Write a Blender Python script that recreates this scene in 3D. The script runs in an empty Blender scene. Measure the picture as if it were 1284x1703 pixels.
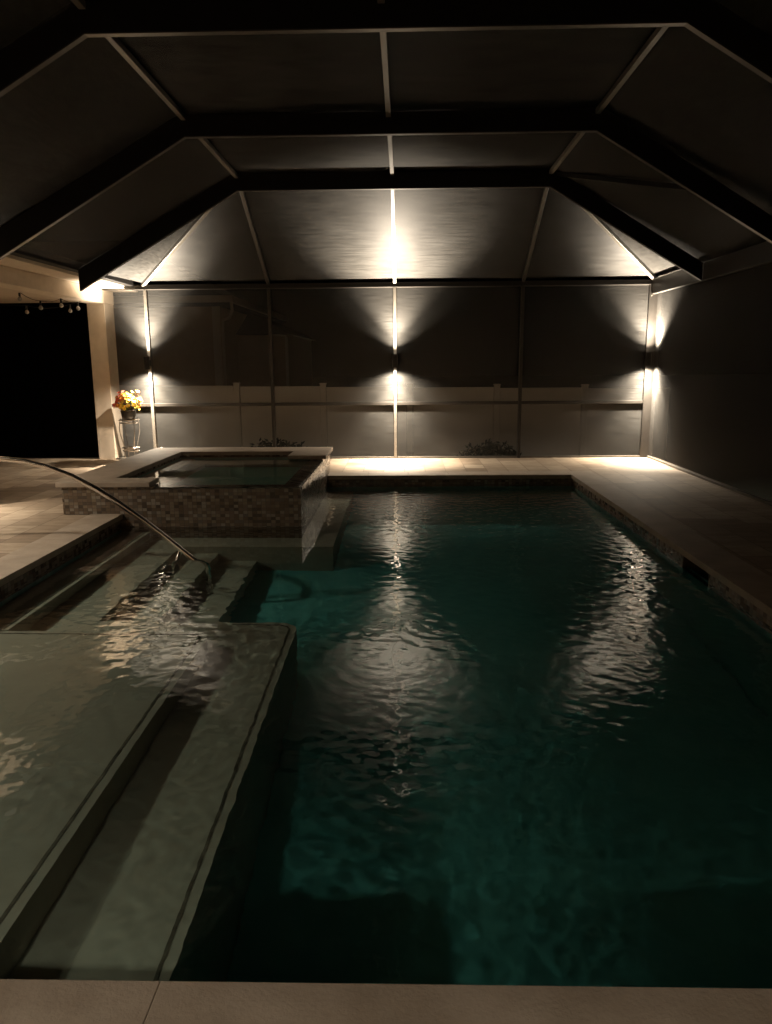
import bpy, math, random
import numpy as np
from mathutils import Vector, Matrix
random.seed(7); rng = np.random.default_rng(5)
S = bpy.context.scene; C = S.collection

# ------------------------------------------------------------------ camera
F, PITCH, YAW, ROLL, H = 1256.5, 11.19, 1.436, -0.448, 1.6
p, y, r = map(math.radians, (PITCH, YAW, ROLL))
fw = Vector((-math.sin(y)*math.cos(p), math.cos(y)*math.cos(p), -math.sin(p)))
rt = Vector((math.cos(y), math.sin(y), 0)); up = rt.cross(fw)
rt2 = rt*math.cos(r) + up*math.sin(r); up2 = rt2.cross(fw)
cam = bpy.data.objects.new('camera', bpy.data.cameras.new('camera')); C.objects.link(cam)
m = Matrix((rt2, up2, -fw)).transposed().to_4x4(); m.translation = (0, 0, H)
cam.matrix_world = m
cam.data.sensor_fit = 'HORIZONTAL'; cam.data.sensor_width = 36; cam.data.lens = 36*F/1284
cam.data.clip_start = .02; cam.data.clip_end = 500
S.camera = cam

# ------------------------------------------------------------------ night sky
W = bpy.data.worlds.new("World"); S.world = W; W.use_nodes = True
wt = W.node_tree; bg = wt.nodes['Background']
sky = wt.nodes.new('ShaderNodeTexSky'); sky.sky_type = 'NISHITA'; sky.sun_disc = False
sky.sun_elevation = math.radians(-8); sky.sun_rotation = math.radians(200)
wt.links.new(sky.outputs[0], bg.inputs[0]); bg.inputs[1].default_value = .05
S.view_settings.view_transform = 'Standard'; S.view_settings.look = 'None'
S.view_settings.exposure = 0; S.view_settings.gamma = 1
S.cycles.use_denoising = True
S.cycles.max_bounces = 10; S.cycles.diffuse_bounces = 4; S.cycles.glossy_bounces = 4
S.cycles.transmission_bounces = 8; S.cycles.transparent_max_bounces = 16; S.cycles.volume_bounces = 0
S.cycles.caustics_reflective = False; S.cycles.caustics_refractive = True
S.cycles.blur_glossy = .3; S.cycles.sample_clamp_indirect = 3

WARM = (1.0, .85, .66)
SCONCE_UP, SCONCE_DOWN, WIDE_UP, WIDE_DOWN = 100, 500, 1650, 1050
LANAI_W, BEAM_W, SOFFIT_W, FILL_W = 200, 430, 640, 6

# ------------------------------------------------------------------ materials
class NT:
    def __init__(s, name):
        s.m = bpy.data.materials.new(name); s.m.use_nodes = True; s.t = s.m.node_tree; s.t.nodes.clear()
        s.out = s.n('ShaderNodeOutputMaterial')
    def n(s, typ, **kw):
        nd = s.t.nodes.new(typ)
        for k, v in kw.items():
            if k in nd.inputs.keys() or isinstance(k, int): nd.inputs[k].default_value = v
            else: setattr(nd, k, v)
        return nd
    def l(s, a, b): s.t.links.new(a, b); return b
    def coord(s, scale=(1, 1, 1), rot=(0, 0, 0), kind='Object'):
        tc = s.n('ShaderNodeTexCoord'); mp = s.n('ShaderNodeMapping')
        mp.inputs['Scale'].default_value = scale; mp.inputs['Rotation'].default_value = rot
        s.l(tc.outputs[kind], mp.inputs[0]); return mp.outputs[0]
    def noise(s, vec, scale, detail=4, rough=.5):
        nz = s.n('ShaderNodeTexNoise'); nz.inputs['Scale'].default_value = scale
        nz.inputs['Detail'].default_value = detail; nz.inputs['Roughness'].default_value = rough
        s.l(vec, nz.inputs['Vector']); return nz.outputs['Fac']
    def ramp(s, fac, stops, interp='LINEAR'):
        r_ = s.n('ShaderNodeValToRGB'); cr = r_.color_ramp; cr.interpolation = interp
        while len(cr.elements) < len(stops): cr.elements.new(.5)
        for e, (p_, c_) in zip(cr.elements, stops):
            e.position = p_; e.color = (*c_, 1) if len(c_) == 3 else c_
        s.l(fac, r_.inputs[0]); return r_.outputs[0]
    def bump(s, h, strength, dist=.01):
        b = s.n('ShaderNodeBump'); b.inputs['Strength'].default_value = strength; b.inputs['Distance'].default_value = dist
        s.l(h, b.inputs['Height']); return b.outputs[0]
    def mul(s, a, b):
        x = s.n('ShaderNodeMix'); x.data_type = 'RGBA'; x.blend_type = 'MULTIPLY'; x.inputs[0].default_value = 1
        s.l(a, x.inputs[6]); s.l(b, x.inputs[7]); return x.outputs[2]
    def pr(s, color=None, rough=.6, metal=0, normal=None, spec=.5, col=None, rsock=None):
        b = s.n('ShaderNodeBsdfPrincipled'); b.inputs['Roughness'].default_value = rough
        b.inputs['Metallic'].default_value = metal; b.inputs['Specular IOR Level'].default_value = spec
        if col: b.inputs['Base Color'].default_value = (*col, 1)
        if color is not None: s.l(color, b.inputs['Base Color'])
        if normal is not None: s.l(normal, b.inputs['Normal'])
        if rsock is not None: s.l(rsock, b.inputs['Roughness'])
        s.l(b.outputs[0], s.out.inputs[0]); return s.m

def mottled(name, a, b, scale=3, rough=.7, bump=.15, bs=60, spec=.4, metal=0):
    t = NT(name); v = t.coord()
    c = t.ramp(t.noise(v, scale, 6, .6), [(.3, a), (.7, b)])
    return t.pr(c, rough, metal, t.bump(t.noise(v, bs, 3), bump), spec)

def paver_mat():
    t = NT('paver'); v = t.coord(rot=(0, 0, math.pi/2))
    b = t.n('ShaderNodeTexBrick'); b.inputs['Scale'].default_value = 1
    b.inputs['Brick Width'].default_value = .62; b.inputs['Row Height'].default_value = .31
    b.inputs['Mortar Size'].default_value = .006; b.inputs['Mortar Smooth'].default_value = .3; b.offset = .37; b.squash = .62; b.squash_frequency = 3
    b.inputs['Color1'].default_value = (.50, .42, .33, 1); b.inputs['Color2'].default_value = (.27, .21, .155, 1)
    b.inputs['Mortar'].default_value = (.20, .16, .12, 1); b.inputs['Bias'].default_value = 0
    t.l(v, b.inputs['Vector'])
    v2 = t.coord((1, 2.5, 1))
    c = t.mul(b.outputs[0], t.ramp(t.noise(v2, 4, 7, .65), [(.3, (.6, .57, .53)), (.7, (1.05, 1.03, 1.0))]))
    h = t.n('ShaderNodeMath'); h.operation = 'SUBTRACT'; t.l(t.noise(v, 40, 3), h.inputs[0]); t.l(b.outputs['Fac'], h.inputs[1])
    return t.pr(c, .62, 0, t.bump(h.outputs[0], .35, .004), .4)

def tile_mat(name='mosaic_tile', axis='XZ', dim=1.0):
    t = NT(name); tc = t.n('ShaderNodeTexCoord'); sp = t.n('ShaderNodeSeparateXYZ'); t.l(tc.outputs['Object'], sp.inputs[0])
    def mth(op, a, b=None, c=None):
        n = t.n('ShaderNodeMath'); n.operation = op
        for i, q in enumerate((a, b, c)):
            if q is None: continue
            if isinstance(q, (int, float)): n.inputs[i].default_value = q
            else: t.l(q, n.inputs[i])
        return n.outputs[0]
    # horizontal coordinate: x + y so both wall directions get the pattern
    hsum = mth('ADD', sp.outputs[0], sp.outputs[1])
    # coarse blocks choose between wide and narrow cells
    zz = mth('DIVIDE', sp.outputs[2], .034); row = mth('FLOOR', zz)
    off = 0.0
    hh = mth('DIVIDE', mth('ADD', hsum, off), .050); colm = mth('FLOOR', hh)
    cb = t.n('ShaderNodeCombineXYZ'); t.l(colm, cb.inputs[0]); t.l(row, cb.inputs[1])
    wn = t.n('ShaderNodeTexWhiteNoise'); wn.noise_dimensions = '3D'; t.l(cb.outputs[0], wn.inputs['Vector'])
    k = dim
    c = t.ramp(wn.outputs['Value'], [(0, (.08*k, .06*k, .045*k)), (.12, (.15*k, .11*k, .075*k)), (.4, (.22*k, .17*k, .12*k)), (.62, (.16*k, .11*k, .075*k)), (.8, (.27*k, .24*k, .20*k)), (.93, (.12*k, .10*k, .08*k))], 'CONSTANT')
    fx = mth('ABSOLUTE', mth('SUBTRACT', mth('FRACT', hh), .5)); fz = mth('ABSOLUTE', mth('SUBTRACT', mth('FRACT', zz), .5))
    g = mth('GREATER_THAN', mth('MAXIMUM', mth('MULTIPLY', fx, .985), mth('MULTIPLY', fz, .96)), .435)
    mx = t.n('ShaderNodeMix'); mx.data_type = 'RGBA'; t.l(g, mx.inputs[0]); t.l(c, mx.inputs[6]); mx.inputs[7].default_value = (.09, .075, .06, 1)
    rr = mth('MULTIPLY_ADD', wn.outputs['Value'], .3, .15)
    gh = mth('SUBTRACT', mth('MULTIPLY', wn.outputs['Value'], .6), g)
    return t.pr(mx.outputs[2], .3, 0, t.bump(gh, .5, .003), .5, rsock=rr)

def screen_mat():
    t = NT('insect_screen'); v = t.coord((.9, 2, 26)); v2 = t.coord()
    tr = t.n('ShaderNodeBsdfTransparent'); df = t.n('ShaderNodeBsdfPrincipled')
    f1 = t.ramp(t.noise(v, 3, 6, .6), [(.32, (.085, .082, .078)), (.68, (.22, .215, .205))])
    f2 = t.ramp(t.noise(v2, 1.6, 3, .5), [(.3, (.75, .74, .72)), (.7, (1, 1, 1))])
    t.l(t.mul(f1, f2), df.inputs['Base Color']); df.inputs['Roughness'].default_value = .48; df.inputs['Specular IOR Level'].default_value = .25
    mx = t.n('ShaderNodeMixShader'); mx.inputs[0].default_value = .30
    t.l(tr.outputs[0], mx.inputs[1]); t.l(df.outputs[0], mx.inputs[2]); t.l(mx.outputs[0], t.out.inputs[0]); return t.m

def water_mat(name, absorb, density, boost=.7):
    t = NT(name); g = t.n('ShaderNodeBsdfGlass'); g.inputs['IOR'].default_value = 1.333; g.inputs['Roughness'].default_value = 0
    fr = t.n('ShaderNodeFresnel'); fr.inputs['IOR'].default_value = 1.333; k = t.n('ShaderNodeMath'); k.operation = 'MULTIPLY'; k.inputs[1].default_value = boost
    gl = t.n('ShaderNodeBsdfGlossy'); gl.inputs['Roughness'].default_value = 0; mx = t.n('ShaderNodeMixShader')
    t.l(fr.outputs[0], k.inputs[0]); t.l(k.outputs[0], mx.inputs[0]); t.l(g.outputs[0], mx.inputs[1]); t.l(gl.outputs[0], mx.inputs[2])
    t.l(mx.outputs[0], t.out.inputs[0])
    va = t.n('ShaderNodeVolumeAbsorption'); va.inputs['Color'].default_value = (*absorb, 1); va.inputs['Density'].default_value = density
    t.l(va.outputs[0], t.out.inputs['Volume']); return t.m

def emit(name, col, s):
    t = NT(name); e = t.n('ShaderNodeEmission'); e.inputs[0].default_value = (*col, 1); e.inputs[1].default_value = s
    t.l(e.outputs[0], t.out.inputs[0]); return t.m

M = {}
M['paver'] = paver_mat()
M['coping'] = mottled('travertine', (.33, .27, .21), (.48, .41, .34), 3.5, .6, .25, 90)
M['tile'] = tile_mat()
M['plaster'] = mottled('pool_plaster', (.56, .48, .39), (.65, .57, .47), 5, .8, .1, 30)
M['plaster_water_tint'] = mottled('water_tinted_plaster', (.14, .50, .50), (.19, .60, .58), 5, .8, .1, 30)  # plaster with the teal cast of deep water put into its colour
M['spa_floor'] = mottled('spa_floor_lit', (.40, .80, .70), (.50, .86, .76), 5, .8, .1, 30)  # brighter than the seats: light inside the spa painted into the floor
M['spa_seat'] = mottled('spa_seat_shaded', (.34, .35, .29), (.44, .44, .37), 5, .8, .1, 30)  # darker than the plaster: dimmer light on the seats painted in
M['trim'] = mottled('step_trim_tile', (.05, .03, .02), (.30, .24, .18), 9, .5, .1, 40)
M['bronze'] = mottled('bronze_lit', (.11, .10, .085), (.15, .135, .115), 12, .38, .04, 60, .6)  # brightest of three tones of one bronze, lamplight painted in
M['bronze_dimmed'] = mottled('bronze_dimmed', (.028, .025, .022), (.04, .036, .032), 12, .35, .04, 60, .5)  # same bronze darkened, weaker light on these members put into the colour
M['bronze_unlit'] = mottled('bronze_unlit', (.006, .005, .005), (.010, .009, .008), 12, .5, .04, 60, .2)  # same bronze near black, the unlit frames painted as such
M['screen'] = screen_mat()
M['fixture'] = mottled('black_metal', (.012, .011, .01), (.02, .018, .016), 20, .35, .05)
M['lens'] = emit('lamp_glass', WARM, 60)
M['stucco'] = mottled('cream_stucco', (.60, .51, .40), (.68, .58, .46), 8, .8, .35, 160)
M['ceiling'] = mottled('painted_ceiling', (.52, .43, .33), (.56, .47, .36), 3, .8, .05)
M['opening_black'] = mottled('unlit_opening', (.0008, .0008, .0008), (.001, .001, .001), 2, .5, 0, 10, .03)  # near-black, the darkness of the lanai opening painted in
M['vinyl'] = mottled('white_vinyl', (.72, .68, .62), (.78, .74, .68), 2, .5, .05, 20)
M['grass'] = mottled('night_lawn', (.006, .008, .004), (.014, .016, .008), 14, .95, .8, 60)
M['mulch'] = mottled('mulch', (.05, .035, .022), (.12, .085, .05), 30, .95, .9, 70)
M['nh_wall'] = mottled('neighbour_stucco', (.40, .30, .22), (.46, .35, .26), 4, .85, .2, 80)
M['nh_trim'] = mottled('neighbour_trim', (.55, .47, .38), (.60, .52, .42), 4, .6, .05)
M['shingle'] = mottled('roof_shingle', (.05, .045, .04), (.09, .08, .07), 10, .9, .3)
M['pot'] = mottled('dark_glazed_pot', (.015, .013, .012), (.03, .026, .022), 10, .3, .1)
M['stand'] = mottled('silver_wrought_metal', (.30, .27, .24), (.42, .38, .33), 20, .35, .1, metal=.8)
M['leaf'] = mottled('leaf', (.03, .06, .015), (.08, .13, .03), 20, .6, .1)
M['shrub'] = mottled('shrub_leaf', (.008, .012, .005), (.02, .03, .012), 9, .7, .1)
M['stem'] = mottled('stem', (.04, .03, .02), (.07, .05, .03), 20, .8, .1)
for k, a, b in (('red', (.55, .05, .03), (.75, .12, .08)), ('orange', (.85, .25, .03), (.9, .38, .05)), ('yellow', (.85, .55, .05), (.9, .68, .12)), ('pink', (.75, .22, .22), (.85, .4, .35))):
    M[k] = mottled('petal_'+k, a, b, 30, .6, .1)
t = NT('stainless_steel'); M['steel'] = t.pr(None, .16, 1.0, None, .5, (.78, .75, .70))
t = NT('bulb_glass'); M['bulb'] = t.pr(None, .12, 0, None, .8, (.32, .30, .28))
M['cable'] = mottled('black_cable', (.01, .01, .01), (.02, .02, .02), 9, .6, 0)
M['stone'] = mottled('pale_stone', (.55, .5, .42), (.72, .66, .56), 20, .7, .5, 60)
M['water'] = water_mat('pool_water', (.05, .84, .76), .09)
M['spa_water'] = water_mat('spa_water', (.08, .84, .72), .06, .1)

# ------------------------------------------------------------------ mesh helpers
class MB:
    def __init__(s): s.v = []; s.f = []; s.mi = []
    def add(s, vs, fs, mi=0):
        o = len(s.v); s.v += [tuple(q) for q in vs]; s.f += [[o+i for i in f] for f in fs]; s.mi += [mi]*len(fs); return s
    def box(s, x0, x1, y0, y1, z0, z1, mi=0):
        vs = [(x0, y0, z0), (x1, y0, z0), (x1, y1, z0), (x0, y1, z0), (x0, y0, z1), (x1, y0, z1), (x1, y1, z1), (x0, y1, z1)]
        return s.add(vs, [(0, 3, 2, 1), (4, 5, 6, 7), (0, 1, 5, 4), (1, 2, 6, 5), (2, 3, 7, 6), (3, 0, 4, 7)], mi)
    def quad(s, a, b, c, d, mi=0): return s.add([a, b, c, d], [(0, 1, 2, 3)], mi)
    def poly(s, pts, mi=0): return s.add(pts, [tuple(range(len(pts)))], mi)
    def bar(s, a, b, w, h, upv=(0, 0, 1), mi=0, cap=True):
        a, b = Vector(a), Vector(b); d = (b-a).normalized(); u = Vector(upv); sd = d.cross(u).normalized(); u = sd.cross(d).normalized()
        vs = [q + sd*i*w/2 + u*j*h/2 for q in (a, b) for i, j in ((-1, -1), (1, -1), (1, 1), (-1, 1))]
        return s.add(vs, [(0, 3, 2, 1), (4, 5, 6, 7), (0, 1, 5, 4), (1, 2, 6, 5), (2, 3, 7, 6), (3, 0, 4, 7)], mi)
    def tube(s, pts, rad, n=12, mi=0):
        pts = [Vector(q) for q in pts]; rads = rad if isinstance(rad, (list, tuple)) else [rad]*len(pts)
        rings = []; ref = None
        for i, q in enumerate(pts):
            d = (pts[min(i+1, len(pts)-1)]-pts[max(i-1, 0)]).normalized()
            if ref is None: ref = Vector((0, 0, 1)) if abs(d.z) < .9 else Vector((1, 0, 0))
            u = (ref - d*ref.dot(d)).normalized(); ref = u; w = d.cross(u)
            rings += [q + (u*math.cos(a)+w*math.sin(a))*rads[i] for a in [2*math.pi*k/n for k in range(n)]]
        fs = [(i*n+k, i*n+(k+1) % n, (i+1)*n+(k+1) % n, (i+1)*n+k) for i in range(len(pts)-1) for k in range(n)]
        fs += [tuple(reversed(range(n))), tuple((len(pts)-1)*n+k for k in range(n))]
        return s.add(rings, fs, mi)
    def lathe(s, prof, c=(0, 0, 0), n=20, mi=0):
        vs = [(c[0]+r_*math.cos(2*math.pi*k/n), c[1]+r_*math.sin(2*math.pi*k/n), c[2]+z_) for r_, z_ in prof for k in range(n)]
        fs = [(i*n+k, i*n+(k+1) % n, (i+1)*n+(k+1) % n, (i+1)*n+k) for i in range(len(prof)-1) for k in range(n)]
        return s.add(vs, fs, mi)
    def build(s, name, mats, parent=None, smooth=False, bevel=0, loc=None, segs=2):
        me = bpy.data.meshes.new(name); me.from_pydata(s.v, [], s.f)
        if not isinstance(mats, (list, tuple)): mats = [mats]
        for q in mats: me.materials.append(q)
        me.polygons.foreach_set('material_index', s.mi)
        if smooth: me.polygons.foreach_set('use_smooth', [True]*len(me.polygons))
        me.validate(); me.update()
        o = bpy.data.objects.new(name, me); C.objects.link(o)
        if parent: o.parent = parent
        if loc: o.location = loc
        if bevel:
            b = o.modifiers.new('bevel', 'BEVEL'); b.width = bevel; b.segments = segs; b.limit_method = 'ANGLE'; b.harden_normals = False
        return o

def tag(o, label=None, cat=None, group=None, kind=None):
    if label: o['label'] = label
    if cat: o['category'] = cat
    if group: o['group'] = group
    if kind: o['kind'] = kind
    return o
def empty(name, loc, label, cat, group=None):
    o = bpy.data.objects.new(name, None); C.objects.link(o); o.location = loc; o.empty_display_size = .1
    return tag(o, label, cat, group)
def part(name, mb, mat, parent, smooth=False, bevel=0, label=None):
    """mesh given in world coordinates, parented to an Empty that sits at parent.location"""
    off = Vector(parent.location)
    q = parent.parent
    while q: off += Vector(q.location); q = q.parent
    mb.v = [(v[0]-off.x, v[1]-off.y, v[2]-off.z) for v in mb.v]
    o = mb.build(name, mat, parent, smooth, bevel)
    if label: o['label'] = label
    return o
def struct(name, mb, mat, smooth=False, bevel=0):
    return tag(mb.build(name, mat, None, smooth, bevel), kind='structure')
def receiver(o):
    try: o.cycles.is_caustics_receiver = True
    except Exception as e: print('recv', e)
def caster(o):
    try: o.cycles.is_caustics_caster = True
    except Exception as e: print('cast', e)
def clight(l):
    try: l.cycles.is_caustics_light = True
    except Exception as e: print('light', e)

# ------------------------------------------------------------------ dimensions
YW = 12.8                      # far screen wall
XR = 4.1                       # right screen wall
PX0, PX1, PY0, PY1 = -3.1, 2.42, 1.67, 10.8     # pool opening
WZ = -.14
SX0, SX1, SY0, SY1 = -3.72, -1.12, 8.0, 11.3    # spa
FLOOR = -1.45
CO = .32                       # coping width

# ------------------------------------------------------------------ ground, deck
g = MB()
X0, X1, Y0, Y1 = -12, XR+.12, -6, YW+.2
for a in ((-80, 80, Y1, 120), (-80, 80, -60, Y0), (-80, X0, Y0, Y1), (X1, 80, Y0, Y1)):
    g.quad((a[0], a[2], -.62), (a[1], a[2], -.62), (a[1], a[3], -.62), (a[0], a[3], -.62))
struct('lawn', g, M['grass'])
g = MB()   # mulch bed sloping away beside the deck
g.quad((XR+.13, -6, -.10), (XR+1.3, -6, -.60), (XR+1.3, YW+1.2, -.60), (XR+.13, YW+.2, -.10))
g.quad((-5.5, YW+.21, -.12), (XR+.13, YW+.21, -.10), (XR+1.3, YW+1.2, -.60), (-5.5, YW+1.2, -.60))
struct('mulch_bed', g, M['mulch'])

g = MB()   # deck slab with openings for pool and spa
T = -.25
def slab(x0, x1, y0, y1): g.box(x0, x1, y0, y1, T, 0)
slab(X0, PX0-CO, Y0, SY0-.02)           # left deck
slab(X0, SX0+.02, SY0-.02, Y1)          # left beyond the spa front
slab(SX0+.02, X1, PY1+CO, Y1)           # far deck
slab(PX1+CO, X1, Y0, PY1+CO)            # right deck
slab(PX0-CO, PX1+CO, Y0, PY0-CO)        # near deck
deck = struct('pool_deck', g, M['paver'])

# coping round the pool (travertine pieces, bevelled)
cp = MB(); ov = .03; zt = .006
def run(x0, x1, y0, y1, step, along):
    if along == 'x':
        n = max(1, round((x1-x0)/step)); xs = np.linspace(x0, x1, n+1)
        for i in range(n): cp.box(xs[i]+.0006, xs[i+1]-.0006, y0, y1, -.05, zt)
    else:
        n = max(1, round((y1-y0)/step)); ys = np.linspace(y0, y1, n+1)
        for i in range(n): cp.box(x0, x1, ys[i]+.0006, ys[i+1]-.0006, -.05, zt)
run(PX0-CO, PX0+ov, PY0-CO, SY0-.002, .61, 'y')
run(PX1-ov, PX1+CO, PY0-CO, PY1+CO, .61, 'y')
run(SX1+.005, PX1-ov, PY1-ov, PY1+CO, .61, 'x')
cp.box(PX0+ov+.003, -.648, PY0-CO, PY0+ov, -.05, zt)
xs = [-.650, PX1-ov]
for a, b in zip(xs[:-1], xs[1:]): cp.box(a+.003, b-.001, PY0-CO, PY0+ov, -.05, zt)
struct('pool_coping', cp, M['coping'], bevel=.003)

# ------------------------------------------------------------------ pool shell
ps = MB(); tb = MB()
def wall(x0, y0, x1, y1, mbs=None):   # tile band then plaster, facing whichever way
    tb.quad((x0, y0, -.05), (x1, y1, -.05), (x1, y1, -.27), (x0, y0, -.27))
    ps.quad((x0, y0, -.27), (x1, y1, -.27), (x1, y1, FLOOR-.6), (x0, y0, FLOOR-.6))
SK0, SK1 = 5.86, 6.42        # skimmer mouth in the right wall
wall(PX0, PY0, PX1, PY0); wall(PX0, SY0, PX0, PY0); wall(SX1, PY1, PX1, PY1)
x = PX1
tb.quad((x, SK1, -.05), (x, PY1, -.05), (x, PY1, -.27), (x, SK1, -.27)); tb.quad((x, PY0, -.05), (x, SK0, -.05), (x, SK0, -.27), (x, PY0, -.27))
ps.quad((x, PY0, -.27), (x, PY1, -.27), (x, PY1, FLOOR-.6), (x, PY0, FLOOR-.6))
# floor with a gentle fall toward the near, deep end
ps.add([(PX0, PY0, FLOOR-.35), (PX1, PY0, FLOOR-.35), (PX1, 5.2, FLOOR-.15), (PX0, 5.2, FLOOR-.15), (PX1, PY1, FLOOR+.1), (PX0, PY1, FLOOR+.1)],
       [(0, 1, 2, 3), (3, 2, 4, 5)])
shell = struct('pool_basin', ps, M['plaster_water_tint']); receiver(shell)
tband = struct('waterline_tile', tb, M['tile']); receiver(tband)
sk = MB()
sk.box(x+.2, x+.22, SK0, SK1, -.27, -.05); sk.box(x+.001, x+.2, SK0-.01, SK0, -.27, -.05); sk.box(x+.001, x+.2, SK1, SK1+.01, -.27, -.05)
sko = sk.build('skimmer', M['cable']); sko.data.materials[0] = M['trim']; tag(sko, 'dark rectangular skimmer mouth set in the right pool wall', 'skimmer')

def steps(pts, z, zb):   # plan polygon extruded from z down to zb with rounded corner points already given
    mb = MB(); n = len(pts)
    mb.poly([(a, b, z) for a, b in pts])
    for i in range(n):
        a, b = pts[i], pts[(i+1) % n]
        mb.quad((a[0], a[1], zb), (b[0], b[1], zb), (b[0], b[1], z), (a[0], a[1], z))
    return mb
def rcorner(cx, cy, r, a0, a1, n=8): return [(cx+r*math.cos(a), cy+r*math.sin(a)) for a in np.radians(np.linspace(a0, a1, n+1))]
e = .004
SHX, SHY = -1.35, 4.97
ZS, Z2, Z3, Z4 = -.40, -.66, -.92, -1.18
# tanning ledge
sh = steps([(PX0+e, PY0+e), (SHX, PY0+e)] + rcorner(SHX-.12, SHY-.12, .12, 0, 90) + [(PX0+e, SHY)], ZS, FLOOR-.4)
o = struct('tanning_ledge', sh, M['plaster'], bevel=.015); receiver(o)
# second level wrapping the ledge and joining the spa bench
OX, OY = -.80, 5.42
s2 = steps([(PX0+2*e, PY0+2*e), (OX, PY0+2*e)] + rcorner(OX-.15, OY-.15, .15, 0, 90) + [(-2.33, OY), (-2.33, 7.62), (-.745, 7.62), (-.745, PY1-e), (PX0+2*e, PY1-e)], Z2, FLOOR-.45)
o = struct('underwater_bench', s2, M['plaster'], bevel=.015); receiver(o)
o = struct('entry_step', steps([(PX0+3*e, SHY), (-2.78, SHY), (-2.78, SY0-e), (PX0+3*e, SY0-e)], -.38, -.7), M['plaster'], bevel=.015); receiver(o)
o = struct('entry_step', steps([(-2.36, OY-.02), (-1.95, OY-.02), (-1.95, 7.64), (-2.36, 7.64)], Z3, FLOOR-.3), M['plaster'], bevel=.015); receiver(o)
o = struct('entry_step', steps([(-1.96, OY-.02), (-1.55, OY-.02), (-1.55, 7.64), (-1.96, 7.64)], Z4, FLOOR-.3), M['plaster'], bevel=.015); receiver(o)
# dark safety line set along the step edges
def trimline(pts, z, w=.015):
    mb = MB()
    for a, b in zip(pts[:-1], pts[1:]):
        a = Vector((*a, z+.003)); b = Vector((*b, z+.003)); mb.bar(a, b, w, .004)
    return mb
tr = trimline([(SHX-.05, PY0+.02), (SHX-.05, SHY-.17)] + [(SHX-.12+.07*math.cos(a), SHY-.12+.07*math.sin(a)) for a in np.radians([10, 45, 80])] + [(-3.08, SHY-.05)], ZS)
o = struct('step_edge_trim', tr, M['trim']); receiver(o)
tr = trimline([(OX-.05, PY0+.02), (OX-.05, OY-.2)] + [(OX-.15+.10*math.cos(a), OY-.15+.10*math.sin(a)) for a in np.radians([10, 45, 80])] + [(-1.3, OY-.05)], Z2)
o = struct('step_edge_trim', tr, M['trim']); receiver(o)
tr = trimline([(-2.82, SHY+.02), (-2.82, SY0-.02)], -.38)
o = struct('step_edge_trim', tr, M['trim']); receiver(o)

# ------------------------------------------------------------------ water surfaces (real ripples)
def ripple(X, Y, seed, amp=1.0, nw=90, lmin=.034, lmax=.20):
    rg = np.random.default_rng(seed); Z = np.zeros_like(X)
    for k in range(nw):
        L = math.exp(rg.uniform(math.log(lmin), math.log(lmax))); th = rg.normal(math.radians(75), 1.4); ph = rg.uniform(0, 6.283)
        wx = X + .05*np.sin(2.1*Y+k); wy = Y + .05*np.sin(1.7*X+2*k)
        Z += L**1.0*.00085*np.sin(2*math.pi/L*(wx*math.cos(th)+wy*math.sin(th))+ph)
    return Z*amp
def water(name, x0, x1, y0, y1, z, zb, dx, seed, mat, amp, field=None):
    nx, ny = int((x1-x0)/dx)+1, int((y1-y0)/dx)+1
    gx, gy = np.meshgrid(np.linspace(x0, x1, nx), np.linspace(y0, y1, ny))
    am = amp if field is None else amp*field(gx, gy)
    gz = z + ripple(gx, gy, seed)*am
    V = np.stack([gx, gy, gz], -1).reshape(-1, 3)
    idx = np.arange(nx*ny).reshape(ny, nx)
    Q = np.stack([idx[:-1, :-1], idx[:-1, 1:], idx[1:, 1:], idx[1:, :-1]], -1).reshape(-1, 4)
    border = np.concatenate([idx[0, :], idx[1:, -1], idx[-1, -2::-1], idx[-2:0:-1, 0]])
    nb = len(border); Vb = V[border].copy(); Vb[:, 2] = zb
    base = len(V); V = np.concatenate([V, Vb])
    faces = Q.tolist() + [[int(border[i]), base+i, base+(i+1) % nb, int(border[(i+1) % nb])] for i in range(nb)] + [[base+i for i in range(nb)][::-1]]
    me = bpy.data.meshes.new(name); me.from_pydata(V.tolist(), [], faces); me.materials.append(mat)
    sm = [True]*len(Q) + [False]*(nb+1); me.polygons.foreach_set('use_smooth', sm); me.update()
    o = bpy.data.objects.new(name, me); C.objects.link(o); tag(o, kind='structure'); caster(o); return o
def calm(X, Y):
    # livelier where the spill and returns disturb it, calmer at the near end
    base = .82 + .12*np.sin(X*1.3+Y*.9) - .66/(1+np.exp(-(-X-.2)*4))/(1+np.exp((Y-9)*3))
    return base + 1.0*np.exp(-((X+1.7)**2/.35+(Y-5.3)**2/.8)) + .5*np.exp(-((X+1.9)**2+(Y-3.1)**2)/.15)
water('pool_water', PX0-.02, PX1+.02, PY0-.02, PY1+.02, WZ, -2.2, .0105, 3, M['water'], 1.0, calm)

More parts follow.
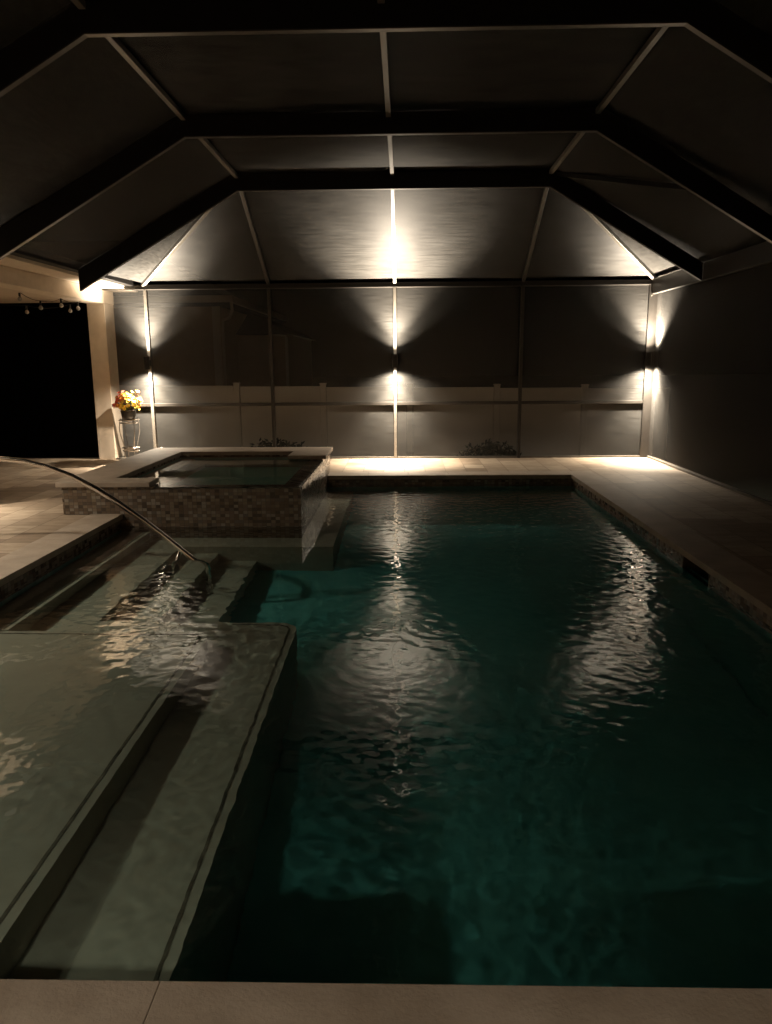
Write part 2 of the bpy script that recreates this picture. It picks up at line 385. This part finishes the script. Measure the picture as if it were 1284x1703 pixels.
# ------------------------------------------------------------------ spa
spa = empty('spa', (-2.4, 9.6, 0), 'raised rectangular spa clad in small brown mosaic tiles spilling into the pool', 'hot tub')
ZL = .28; ZC = .36; SW = .2
w = MB()
w.box(SX0, SX1, SY0, SY0+SW, -.9, ZL)                       # front wall / spillway
w.box(SX1-SW, SX1, SY0+SW, 10.3, -.9, ZL)                   # right spillway
part('tile_wall', w, M['tile'], spa)
w = MB()
w.box(SX0, SX0+.5, SY0+SW, SY1, -.9, ZC-.055)
w.box(SX0+.5, SX1-SW, SY1-.5, SY1, -.9, ZC-.055); w.box(SX1-SW, SX1, 10.3, SY1, -.9, ZC-.055)
w.box(SX0+.002, SX0+1.0, SY0+.002, SY0+SW-.002, ZL+.001, ZC-.055)
part('raised_wall', w, M['tile'], spa)
w = MB(); o_ = .045
w.box(SX0-o_, SX0+.5, SY0+.28, SY1-.5-.002, ZC-.055, ZC); w.box(SX0-o_, SX0+.98, SY0-o_, SY0+.278, ZC-.055, ZC)
w.box(SX0-o_, SX1+o_, SY1-.5, SY1+o_, ZC-.055, ZC); w.box(SX1-.48, SX1+o_, 10.28, SY1-.502, ZC-.055, ZC)
part('coping', w, M['coping'], spa, bevel=.008)
w = MB()
ix0, ix1, iy0, iy1 = SX0+.5, SX1-SW, SY0+SW, SY1-.5
part('floor', MB().quad((ix0, iy0, -.55), (ix1, iy0, -.55), (ix1, iy1, -.55), (ix0, iy1, -.55)), M['spa_floor'], spa)
e2 = .003
for a, b in (((ix0+e2, iy0+e2), (ix1-e2, iy0+e2)), ((ix1-e2, iy0+e2), (ix1-e2, iy1-e2)), ((ix1-e2, iy1-e2), (ix0+e2, iy1-e2)), ((ix0+e2, iy1-e2), (ix0+e2, iy0+e2))):
    w.quad((*a, -.56), (*b, -.56), (*b, .14), (*a, .14))
o = part('basin', w, M['plaster_water_tint'], spa); receiver(o)
w = MB()
w.box(ix0+.01, ix0+.45, iy0+.01, iy1-.01, -.54, -.14); w.box(ix0+.45, ix1-.01, iy1-.46, iy1-.01, -.54, -.14)
o = part('seat_bench', w, M['spa_seat'], spa, bevel=.02); receiver(o)
w = MB(); w.box(ix0+.01, ix0+.2, iy0+.01, iy1-.01, -.13, .05)
o = part('step', w, M['plaster'], spa, bevel=.02); receiver(o)
water('spa_water', SX0+.44, SX1-.02, SY0+.02, SY1-.45, ZL+.012, -.6, .02, 9, M['spa_water'], .10)

# falling sheet from the right lip
def sheet_mat():
    t = NT('falling_water'); v = t.coord((30, 30, 1.2))
    tr = t.n('ShaderNodeBsdfTransparent'); gl = t.n('ShaderNodeBsdfGlossy'); gl.inputs['Roughness'].default_value = .12
    t.l(t.bump(t.noise(v, 1, 4), .6, .01), gl.inputs['Normal'])
    lw = t.n('ShaderNodeFresnel'); lw.inputs['IOR'].default_value = 1.33
    mx = t.n('ShaderNodeMixShader'); q_ = t.n('ShaderNodeMath'); q_.operation = 'MULTIPLY'; q_.inputs[1].default_value = .35; t.l(lw.outputs[0], q_.inputs[0]); t.l(q_.outputs[0], mx.inputs[0]); t.l(tr.outputs[0], mx.inputs[1]); t.l(gl.outputs[0], mx.inputs[2])
    t.l(mx.outputs[0], t.out.inputs[0]); return t.m
w = MB(); n, k = 60, 8
for i in range(n+1):
    yy = SY0+.02 + (10.26-SY0-.02)*i/n
    for j in range(k+1):
        q = j/k; w.v.append((SX1+.012+.035*q**.6+.004*math.sin(i*1.7+q*3), yy, ZL+.016-(ZL-WZ+.01)*q))
w.f = [[i*(k+1)+j, (i+1)*(k+1)+j, (i+1)*(k+1)+j+1, i*(k+1)+j+1] for i in range(n) for j in range(k)]; w.mi = [0]*len(w.f)
struct('spilling_water', w, sheet_mat(), smooth=True)

# ------------------------------------------------------------------ screen enclosure
enc = empty('screen_enclosure', (0, YW, 0), 'dark bronze aluminium screened pool cage with hipped roof over the pool', 'pool cage')
ZE = 2.88; ZT = 4.06; ZB = 3.86
FY = [10.64, 8.2, 5.76, 3.32, .88]
XL, XRt = -2.21, 1.93          # ends of the flat part of the roof
PXs = (-4.25, XL, -.15, XRt)
for i, px in enumerate(PXs):
    part('post', MB().box(px-.025, px+.025, YW-.05, YW+.05, 0, ZE-.08), M['bronze_dimmed' if i in (1, 3) else 'bronze'], enc, bevel=.004)
part('post', MB().box(3.965, 4.165, YW-.05, YW+.05, 0, ZE-.08), M['bronze_dimmed'], enc, bevel=.004, label='wide corner post of the cage')
for yy in FY[1:]: part('post', MB().box(XR-.025, XR+.025, yy-.05, yy+.05, 0, ZE-.24), M['bronze'], enc, bevel=.004)
b = MB().box(-4.95, 4.165, YW-.045, YW+.045, ZE-.08, ZE); b.box(-4.95, 4.14, YW-.065, YW-.045, ZE-.08, ZE-.068)
part('eave_beam', b, M['bronze_dimmed'], enc, bevel=.003)
# chair rail and sill between posts
edges = [-4.97] + list(PXs) + [3.99]
for a, b_ in zip(edges[:-1], edges[1:]):
    part('chair_rail', MB().box(a+.025, b_-.025, YW-.03, YW+.03, .90, .95), M['bronze_dimmed'], enc, bevel=.003)
    part('sill', MB().box(a+.025, b_-.025, YW-.03, YW+.03, 0, .03), M['bronze'], enc)
part('sill', MB().box(XR-.03, XR+.03, -5, YW-.05, 0, .03), M['bronze'], enc)
part('side_beam', MB().box(XR-.10, XR-.05, -5, YW-.055, ZE-.22, ZE).box(XR-.12, XR-.05, -5, YW-.055, ZE-.232, ZE-.222), M['bronze_dimmed'], enc)
for k in range(7): part('screw', MB().box(3.995, 4.008, YW-.056, YW-.05, ZE-.26+k*.03, ZE-.25+k*.03), M['stone'], enc)
part('gutter', MB().box(-4.56, -4.42, -5, YW-.06, ZE-.02, ZE+.10), M['bronze_unlit'], enc, bevel=.004)
# roof frames: one bent beam each
for yy in FY:
    fr = MB(); pr = [(-4.43, 2.60), (XL, ZB), (XRt, ZB), (3.99, 2.65), (3.99, 2.87), (XRt+.06, ZT), (XL-.06, ZT), (-4.43, 2.87)]
    for sy in (0, 1):
        yv = yy-.025+sy*.05
        P = [(a, yv, z_) for a, z_ in pr]
        for q in ((0, 1, 6, 7), (1, 2, 5, 6), (2, 3, 4, 5)): fr.poly([P[i] for i in (q if sy == 0 else q[::-1])])
    for i in range(8):
        a, c_ = pr[i], pr[(i+1) % 8]
        fr.quad((a[0], yy-.025, a[1]), (a[0], yy+.025, a[1]), (c_[0], yy+.025, c_[1]), (c_[0], yy-.025, c_[1]))
    part('roof_frame', fr, M['bronze_unlit'], enc)
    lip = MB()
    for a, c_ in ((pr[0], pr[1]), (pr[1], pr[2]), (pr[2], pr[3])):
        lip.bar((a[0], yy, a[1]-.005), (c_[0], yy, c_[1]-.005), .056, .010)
    part('frame_lip', lip, M['bronze_dimmed'], enc)
for i in range(len(FY)-1):
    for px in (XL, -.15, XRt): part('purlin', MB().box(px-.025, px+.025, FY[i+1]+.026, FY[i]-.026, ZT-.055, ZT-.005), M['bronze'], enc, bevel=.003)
for px in (XL, -.15, XRt): part('rafter', MB().bar((px, YW-.05, ZE+.0), (px, FY[0]+.03, ZT-.03), .05, .05), M['bronze' if px == -.15 else 'bronze_dimmed'], enc, bevel=.003)
for a, c_ in (((-4.27, YW-.05, ZE), (XL-.03, FY[0]+.04, ZT-.03)), ((4.05, YW-.05, ZE), (XRt+.03, FY[0]+.04, ZT-.03))):
    part('hip_rafter', MB().bar(a, c_, .06, .06), M['bronze'], enc, bevel=.003)
part('diagonal_brace', MB().bar((XRt+.08, FY[0]-.05, ZT-.06), (3.25, FY[1]+.04, 3.28), .04, .05), M['bronze_unlit'], enc)
# screens
def panel(pts): part('screen_panel', MB().poly(pts), M['screen'], enc)
sc_e = edges
for a, b_ in zip(edges[:-1], edges[1:]):
    panel([(a+.02, YW, .03), (b_-.02, YW, .03), (b_-.02, YW, .90), (a+.02, YW, .90)])
    panel([(a+.02, YW, .95), (b_-.02, YW, .95), (b_-.02, YW, ZE-.08), (a+.02, YW, ZE-.08)])
ys = [YW-.05, 10.64, 8.2, 5.76, 3.32, .88, -5]
for a, b_ in zip(ys[1:], [ys[0]]+ys[1:-1]):
    if a == 10.64: continue
    lo = a; hi = YW-.05 if a == 8.2 else b_
    panel([(XR, lo, .03), (XR, hi, .03), (XR, hi, ZE-.2), (XR, lo, ZE-.2)])
# roof: back slope (three), hips, flats, side slopes
zs = ZE+.03
bx = [-4.27, XL, -.15, XRt, 4.08]
panel([(XL, YW, zs), (-.15, YW, zs), (-.15, FY[0], ZT+.01), (XL, FY[0], ZT+.01)])
panel([(-.15, YW, zs), (XRt, YW, zs), (XRt, FY[0], ZT+.01), (-.15, FY[0], ZT+.01)])
panel([(-4.27, YW, zs), (XL, YW, zs), (XL, FY[0], ZT+.01)]); panel([(XRt, YW, zs), (4.08, YW, zs), (XRt, FY[0], ZT+.01)])
panel([(-4.27, YW, zs), (XL, FY[0], ZT+.01), (-4.43, FY[0], zs-.02)]); panel([(4.08, YW, zs), (4.08, FY[0], zs), (XRt, FY[0], ZT+.01)])
for i in range(len(FY)-1):
    y1, y0 = FY[i], FY[i+1]
    panel([(XL, y0, ZT+.01), (-.15, y0, ZT+.01), (-.15, y1, ZT+.01), (XL, y1, ZT+.01)])
    panel([(-.15, y0, ZT+.01), (XRt, y0, ZT+.01), (XRt, y1, ZT+.01), (-.15, y1, ZT+.01)])
    panel([(XRt, y0, ZT+.01), (4.08, y0, zs), (4.08, y1, zs), (XRt, y1, ZT+.01)])
    panel([(XL, y0, ZT+.01), (XL, y1, ZT+.01), (-4.43, y1, zs-.02), (-4.43, y0, zs-.02)])

# ------------------------------------------------------------------ sconces
def spot(name, loc, direction, energy, size, blend, rad, parent):
    l = bpy.data.lights.new(name, 'SPOT'); l.energy = energy; l.spot_size = math.radians(size); l.spot_blend = blend; l.color = WARM; l.shadow_soft_size = rad
    clight(l)
    o = bpy.data.objects.new(name, l); C.objects.link(o); o.parent = parent; o.location = loc
    o.rotation_euler = Vector(direction).to_track_quat('-Z', 'Y').to_euler(); return o
def sconce(x_, label, y_=YW-.05, k_=1.0):
    z_ = 1.62
    e_ = empty('wall_sconce', (x_, y_, z_), label, 'light', 'up and down sconces along the far screen wall')
    h = MB(); rr = .045; n_ = 24; cyc = -.13
    prof = [(rr-.006, -.10), (rr, -.10), (rr, .10), (rr-.006, .10), (rr-.006, .085), (0.0001, .085)]
    h.lathe(prof, (0, cyc, 0), n_); h.lathe([(0.0001, -.085), (rr-.006, -.085), (rr-.006, -.10)], (0, cyc, 0), n_)
    h.build('housing', M['fixture'], e_, smooth=False)
    MB().box(-.035, .035, -.088, -.001, -.05, .05).build('bracket', M['fixture'], e_, bevel=.004)
    for s_ in (1, -1):
        MB().lathe([(.0001, 0), (.03, 0), (.032, .006*s_)], (0, cyc, s_*.088), 20).build('lens', M['lens'], e_)
        spot('sconce_lamp', (0, cyc, s_*.102), (0, -.10, s_), (SCONCE_UP if s_ > 0 else SCONCE_DOWN)*k_, 44, 1.0, .018, e_)
        spot('sconce_lamp', (0, cyc, s_*.102), (0, -.20 if s_ > 0 else -.13, s_), (WIDE_UP if s_ > 0 else WIDE_DOWN)*k_, 90 if s_ > 0 else 88, 1.0, .018, e_)
        spot('sconce_lamp', (0, cyc, s_*.102), (0, -.05, s_), (330 if s_ < 0 else 200)*k_, 150 if s_ < 0 else 120, 1.0, .018, e_)
    return e_
sconce(-4.25, 'black up and down sconce on the left post behind the flower pot')
sconce(-.15, 'black up and down sconce on the middle post of the far screen wall')
sconce(3.97, 'black up and down sconce on the wide right corner post')

# ------------------------------------------------------------------ lanai (house)
sconce(-5.12, 'black up and down sconce on the nearer lanai column, outside the left edge', 8.35, .17)
ho = empty('covered_lanai', (-5.15, 12.95, 0), 'cream stucco covered lanai of the house with square column and deep beam', 'house')
part('column', MB().box(-5.27, -4.98, 12.86, 13.28, 0, 2.6), M['stucco'], ho, bevel=.006)
part('column', MB().box(-5.27, -4.98, 8.352, 8.7, 0, 2.6), M['stucco'], ho, bevel=.006)
part('beam', MB().box(-5.27, -4.97, -6, 13.28, 2.602, 2.82), M['stucco'], ho, bevel=.006)
part('fascia', MB().box(-5.25, -4.58, -6, 13.4, 2.823, 2.88), M['stucco'], ho, bevel=.004)
part('ceiling', MB().box(-12, -5.275, -6, 13.4, 2.64, 2.70), M['ceiling'], ho)
part('roof', MB().box(-12, -4.6, -6, 13.6, 2.885, 2.95), M['shingle'], ho)
d = part('dark_backdrop', MB().box(-12, -5.275, 13.15, 13.2, 0.0, 2.64), M['opening_black'], ho)  # added dark sheet across the unlit opening
for xx in (-6.35, -7.6, -8.9): part('backdrop_bar', MB().box(xx-.03, xx+.03, 13.12, 13.149, 0, 2.62), M['opening_black'], ho)  # added bars in the same near-black as the sheet
part('wall', MB().box(-12, -11.9, -6, 13.1, 0, 2.64), M['stucco'], ho)
part('rear_wall', MB().box(-11.85, 8, -3.3, -3.1, 0, 3.2), M['stucco'], ho)

# lanai ceiling lamp outside the left edge of the picture and an added fill lantern behind the camera
def area(name, loc, e_, r_, parent=None, rot=(0, 0, 0)):
    l = bpy.data.lights.new(name, 'AREA'); l.shape = 'DISK'; l.size = r_; l.energy = e_; l.color = WARM; clight(l)
    o = bpy.data.objects.new(name, l); C.objects.link(o); o.location = loc; o.rotation_euler = rot
    if parent: o.parent = parent
    return o
def point(name, loc, e_, r_, parent=None):
    l = bpy.data.lights.new(name, 'POINT'); l.energy = e_; l.color = WARM; l.shadow_soft_size = r_; clight(l)
    o = bpy.data.objects.new(name, l); C.objects.link(o); o.location = loc
    if parent: o.parent = parent
    return o
def can(x_, y_, z_, e_, size, label, tilt=(0, 0, -1)):
    q = empty('recessed_light', (x_, y_, z_), label, 'light', 'recessed ceiling lights of the house')
    MB().lathe([(.07, .004), (.09, -.006), (.10, 0)], n=28).build('trim_ring', M['ceiling'], q, smooth=True)
    MB().lathe([(.0001, .003), (.07, .003)], n=28).build('lens', M['ceiling'], q)
    l = spot('recessed_lamp', (0, 0, -.03), tilt, e_, size, 1.0, .10, q)
can(-7.6, 6.0, 2.64, LANAI_W, 160, 'warm recessed light in the lanai ceiling')
for y_, nm in ((1.5, 'nearest the camera'), (5.6, 'farther along')):
    can(-5.12, y_, 2.60, BEAM_W, 150, 'warm recessed light under the lanai beam, the one %s' % nm)
part('soffit', MB().box(-5, 8, -3.1, -.9, 2.60, 2.66), M['ceiling'], ho)
can(-1.6, -1.3, 2.60, SOFFIT_W, 132, 'warm recessed soffit light behind the camera, the brighter left one')
can(1.9, -1.3, 2.60, SOFFIT_W*.6, 132, 'added unseen fill light in the soffit behind the camera, the dimmer right one')  # second soffit lamp, added to brighten the pool and the right half
wl = empty('fill_lantern', (-1.6, -3.05, 1.9), 'added unseen fill lantern on the house wall behind the camera', 'light')
MB().box(-.07, .07, -.04, .0, -.12, .12).build('back_plate', M['fixture'], wl)
MB().box(-.06, .06, 0, .12, .10, .12).build('cage', M['fixture'], wl)
point('fill_lamp', (0, .06, 0), FILL_W, .03, wl)  # weak fill from behind, an added lamp

# string lights (unlit bulbs)
sl = empty('string_lights', (-5.2, 11, 2.6), 'unlit clear globe string lights sagging under the lanai ceiling', 'string lights')
bulbs = [(-5.46, 11, 2.53), (-5.37, 11.1, 2.36), (-5.17, 11, 2.41), (-4.87+0, 11, 2.44), (-4.75, 11.1, 2.37), (-4.63, 11, 2.40)]
def yplane(u, v, Y):
    d_ = rt2*((u-642)/F) - up2*((v-851.5)/F) + fw; return Vector((0, 0, H)) + d_*(Y/d_.y)
pos = [yplane(33, 497, 11.3), yplane(68, 512, 11.3), yplane(102, 508, 11.6), yplane(130, 513, 11.8), yplane(45, 519, 12.2), yplane(117, 517, 12.4)]
cab = MB()
tops = [q + Vector((0, 0, .10)) for q in pos]
def sag(a, b, s_=.03): return [a.lerp(b, k/6) - Vector((0, 0, s_*4*(k/6)*(1-k/6))) for k in range(7)]
pl = []
for a, b_ in zip(tops[:3], tops[1:4]): pl += sag(a, b_)
cab.tube([tops[0]+Vector((-.9, -.3, .02))]+pl, .004, 6)
cab.tube([tops[4]+Vector((-.9, 0, .03))]+sag(tops[4], tops[5], .05)+[tops[5]+Vector((.4, .1, .12))], .004, 6)
part('cable', cab, M['cable'], sl)
for q in pos:
    part('socket', MB().lathe([(.0001, .10), (.012, .10), (.016, .07), (.014, .035), (.0001, .035)], q, 12), M['cable'], sl, smooth=True)
    part('bulb', MB().lathe([(.0001, .036), (.012, .034), (.024, .02), (.032, 0), (.026, -.02), (.012, -.03), (.0001, -.033)], q, 16), M['bulb'], sl, smooth=True)

# ------------------------------------------------------------------ handrail
RY = 6.6
def ry(u, v): return yplane(u, v, RY)
P = [ry(0, 763), ry(40, 767), ry(80, 777), ry(120, 792), ry(160, 813), ry(200, 838), ry(240, 866), ry(280, 897), ry(310, 921), ry(335, 941)]
P0 = P[0]
left = [Vector((P0.x-1.15, RY, -.02)), Vector((P0.x-1.1, RY, .35)), Vector((P0.x-.98, RY, .60)), Vector((P0.x-.75, RY, .74)), Vector((P0.x-.4, RY, P0.z+.025))]
dn = (P[-1]-P[-2]).normalized()
tail = [P[-1]+dn*.04+Vector((.01, 0, -.04)), P[-1]+dn*.06+Vector((.012, 0, -.12)), P[-1]+dn*.07+Vector((.012, 0, -1.02))]
hr = empty('handrail', (-2.6, RY, 0), 'curved polished steel handrail arching from the deck into the pool steps', 'handrail')
part('rail', MB().tube(left+P+tail, .024, 16), M['steel'], hr, smooth=True)
a = ry(302, 912); b_ = ry(289, 944)
part('brace', MB().tube([a, b_, b_+Vector((-.02, 0, -.5))], .016, 12), M['steel'], hr, smooth=True)

# ------------------------------------------------------------------ flowers on a stand
fx, fy = -4.57, 12.5
st = empty('plant_stand', (fx, fy, 0), 'silver wrought metal plant stand with curved legs beside the column', 'plant stand')
for zc, rr in ((.70, .15), (.24, .13)):
    ring = MB().tube([(fx+rr*math.cos(q), fy+rr*math.sin(q), zc) for q in np.linspace(0, 2*math.pi, 25)], .008, 8)
    ring.tube([(fx+rr*math.cos(q), fy+rr*math.sin(q), zc-.05) for q in np.linspace(0, 2*math.pi, 25)], .007, 8)
    for q in np.linspace(-.1, .1, 5): ring.bar((fx-rr*.95, fy+q, zc), (fx+rr*.95, fy+q, zc), .006, .006)
    part('tier', ring, M['stand'], st, smooth=True)
for k in range(4):
    an = math.pi/4+k*math.pi/2; leg = []
    for q in np.linspace(0, 1, 14):
        rr = .15 + .03*math.sin(q*math.pi*2) - .02*q; leg.append((fx+rr*math.cos(an), fy+rr*math.sin(an), .72*(1-q)+.01))
    part('leg', MB().tube(leg, .007, 8), M['stand'], st, smooth=True)
fp = empty('flower_pot', (fx, fy, .715), 'dark pot of yellow, orange and red blossoms on the metal stand', 'potted flowers')
part('pot', MB().lathe([(.0001, 0), (.09, 0), (.115, .05), (.125, .12), (.13, .14), (.118, .14), (.11, .11), (.0001, .11)], (fx, fy, .715), 24), M['pot'], fp, smooth=True)
fr_ = random.Random(3)
def blossom(mb, c, r_, nz):
    u = nz.orthogonal().normalized(); w_ = nz.cross(u)
    for k in range(6):
        a_ = k*math.pi/3; d_ = u*math.cos(a_)+w_*math.sin(a_); s_ = nz.cross(d_)
        mb.quad(c, c+d_*r_*.6+s_*r_*.42+nz*r_*.2, c+d_*r_+nz*r_*.45, c+d_*r_*.6-s_*r_*.42+nz*r_*.2)
groups = {'red': MB(), 'orange': MB(), 'yellow': MB(), 'pink': MB()}; lf = MB(); stm = MB()
for k in range(230):
    th = fr_.uniform(0, 2*math.pi); ph = fr_.uniform(0, 1)**.6*1.65; rr = fr_.uniform(.72, 1.0)
    d_ = Vector((math.sin(ph)*math.cos(th), math.sin(ph)*math.sin(th), math.cos(ph)))
    lump = 1 + .22*math.sin(3*th+1)*math.sin(2*ph)
    c = Vector((fx-.01+d_.x*.23*rr*lump, fy+d_.y*.20*rr, .93+d_.z*.22*rr*lump+.03*math.sin(5*th)))
    sx = c.x-fx
    col = 'red' if sx < -.09 and fr_.random() < .6 else ('pink' if sx < -.05 and fr_.random() < .5 else ('orange' if fr_.random() < .35 + (-sx)*1.2 else 'yellow'))
    blossom(groups[col], c, fr_.uniform(.022, .036), (d_+Vector((fr_.uniform(-.4, .4), fr_.uniform(-.6, .1), fr_.uniform(-.3, .4)))).normalized())
    if k % 3 == 0: stm.tube([(fx+d_.x*.03, fy+d_.y*.03, .83), c-d_*.02], .003, 5)
    if k % 2 == 0:
        q = c-d_*.04; s_ = Vector((fr_.uniform(-1, 1), fr_.uniform(-1, 1), fr_.uniform(-.5, .5))).normalized(); w_ = s_.cross(d_).normalized()
        lf.quad(q, q+s_*.03+w_*.012, q+s_*.06, q+s_*.03-w_*.012)
for k_, mb in groups.items(): part('blossom', mb, M[k_], fp, label=k_+' blossoms in the pot')
part('leaves', lf, M['leaf'], fp); part('stems', stm, M['stem'], fp)

# pale stones by the left post
def rock(loc, s_, label):
    mb = MB(); n_ = 10; rg = random.Random(int(abs(loc[0])*100))
    for i in range(6):
        ph = math.pi*i/5
        for k in range(n_):
            q = 2*math.pi*k/n_; rr = 1+rg.uniform(-.12, .12); mb.v.append((s_[0]*math.sin(ph)*math.cos(q)*rr, s_[1]*math.sin(ph)*math.sin(q)*rr, s_[2]*(1+math.cos(ph)*rr)))
    mb.f = [[i*n_+k, i*n_+(k+1) % n_, (i+1)*n_+(k+1) % n_, (i+1)*n_+k] for i in range(5) for k in range(n_)]; mb.mi = [0]*len(mb.f)
    o = mb.build('stone', M['stone'], smooth=True, loc=loc); tag(o, label, 'stone'); return o
rock((-4.08, 12.55, 0), (.10, .08, .115), 'larger pale stone lying at the foot of the left post')
rock((-3.83, 12.6, 0), (.08, .06, .11), 'smaller pale stone right of the left post, behind the spa')

# ------------------------------------------------------------------ beyond the cage
fn = empty('vinyl_fence', (0, 16.2, -.62), 'white vinyl privacy fence running behind the far screen wall', 'fence')
FYY = 16.2; sp = 1.84
def fence_top(x_): return 1.12 - .012*(x_+3.5)
x_ = -3.56-4*sp; k = 0
while x_ < 4.5:
    zt_ = fence_top(x_)
    part('post', MB().box(x_-.06, x_+.06, FYY-.06, FYY+.06, -.62, zt_+.06), M['vinyl'], fn, bevel=.006)
    part('post_cap', MB().box(x_-.07, x_+.07, FYY-.07, FYY+.07, zt_+.061, zt_+.085), M['vinyl'], fn)
    z1, z2 = zt_, fence_top(x_+sp)
    b = MB(); a0, a1 = x_+.07, x_+sp-.07
    b.box(a0, a1, FYY-.011, FYY+.011, -.5, z1-.09)
    part('panel', b, M['vinyl'], fn)
    part('top_rail', MB().box(a0, a1, FYY-.025, FYY+.025, z1-.09, z1), M['vinyl'], fn, bevel=.004)
    part('bottom_rail', MB().box(a0, a1, FYY-.025, FYY+.025, -.58, -.5), M['vinyl'], fn)
    x_ += sp
def shrub(x_, y_, w_, h_, label):
    e_ = empty('low_shrub', (x_, y_, -.6), label, 'shrub'); rg = random.Random(int(x_*100)+5)
    stmb = MB(); lfb = MB()
    for k in range(9):
        a_ = rg.uniform(0, 6.28); stmb.tube([(0, 0, 0), (math.cos(a_)*w_*.25, math.sin(a_)*w_*.2, h_*.4), (math.cos(a_)*w_*.4, math.sin(a_)*w_*.3, h_*.75)], .008, 5)
    for k in range(2400):
        a_ = rg.uniform(0, 6.28); q = rg.random()**.5; hh = rg.uniform(.05, .95)*math.sqrt(max(.02, 1-q*q*.8))
        c = Vector((math.cos(a_)*q*w_*.5*(1+.3*math.sin(3*a_)), math.sin(a_)*q*w_*.35, hh*h_*(1+.2*math.sin(5*a_))))
        d_ = Vector((rg.uniform(-1, 1), rg.uniform(-1, 1), rg.uniform(-.3, 1))).normalized(); s_ = d_.orthogonal().normalized()
        lfb.quad(c, c+d_*.05+s_*.03, c+d_*.12, c+d_*.05-s_*.03)
    stmb.build('branches', M['stem'], e_); lfb.build('foliage', M['shrub'], e_)
shrub(-2.6, 15.3, 1.3, .62, 'low dark shrub below the fence behind the spa')
shrub(1.75, 15.3, 1.1, .55, 'low dark shrub below the fence left of the fourth screen post')

# neighbouring house corner with gutter and downspout
NY = 20.0
nh = empty('neighbour_house', (-6, NY, -.6), 'tan stucco neighbour house corner with eave gutter, seen dimly beyond the fence', 'house')
part('wall', MB().box(-16, -4.75, NY, NY+8, -.6, 3.05), M['nh_wall'], nh)
part('corner_trim', MB().box(-4.95, -4.742, NY-.02, NY-.001, -.6, 3.05), M['nh_trim'], nh)
part('roof', MB().add([(-16, NY-.5, 3.16), (-4.3, NY-.5, 3.16), (-4.3, NY+8.5, 3.16), (-16, NY+8.5, 3.16), (-16, NY+4, 5.3), (-8.5, NY+4, 5.3)],
     [(0, 1, 5, 4), (1, 2, 5), (2, 3, 4, 5), (0, 4, 3), (3, 2, 1, 0)]), M['shingle'], nh)
gq = MB(); gq.add([(-16, NY-.55, 3.12), (-4.28, NY-.55, 3.12), (-4.28, NY-.42, 3.12), (-16, NY-.42, 3.12), (-16, NY-.55, 3.28), (-4.28, NY-.55, 3.28), (-4.28, NY-.42, 3.28), (-16, NY-.42, 3.28)],
     [(0, 3, 2, 1), (4, 5, 6, 7), (0, 1, 5, 4), (1, 2, 6, 5), (2, 3, 7, 6), (3, 0, 4, 7)])
gq.box(-4.4, -4.28, NY-.41, NY+8.5, 3.12, 3.28); part('gutter', gq, M['nh_trim'], nh)
part('downspout', MB().tube([(-4.34, NY-.45, 3.12), (-4.33, NY-.42, 2.92), (-4.45, NY-.2, 2.76), (-4.66, NY-.06, 2.70), (-4.68, NY-.05, 2.5), (-4.68, NY-.05, -.6)], .04, 8), M['nh_trim'], nh)
n2 = empty('farther_house', (-5, 22, -.6), 'second house farther back showing only a pale downspout in the dark', 'house')
part('wall', MB().box(-8, -3.36, 22, 28, -.6, 2.4), M['nh_wall'], n2)
part('roof', MB().add([(-8.2, 21.8, 2.41), (-3.2, 21.8, 2.41), (-3.2, 28.2, 2.41), (-8.2, 28.2, 2.41), (-5.7, 25, 3.6)], [(0, 1, 4), (1, 2, 4), (2, 3, 4), (3, 0, 4), (3, 2, 1, 0)]), M['shingle'], n2)
part('downspout', MB().bar((-3.78, 21.93, 2.42), (-3.34, 21.93, 2.36), .06, .05).box(-3.38, -3.30, 21.9, 21.97, -.6, 2.34), M['nh_trim'], n2)
print('objects', len(bpy.data.objects))
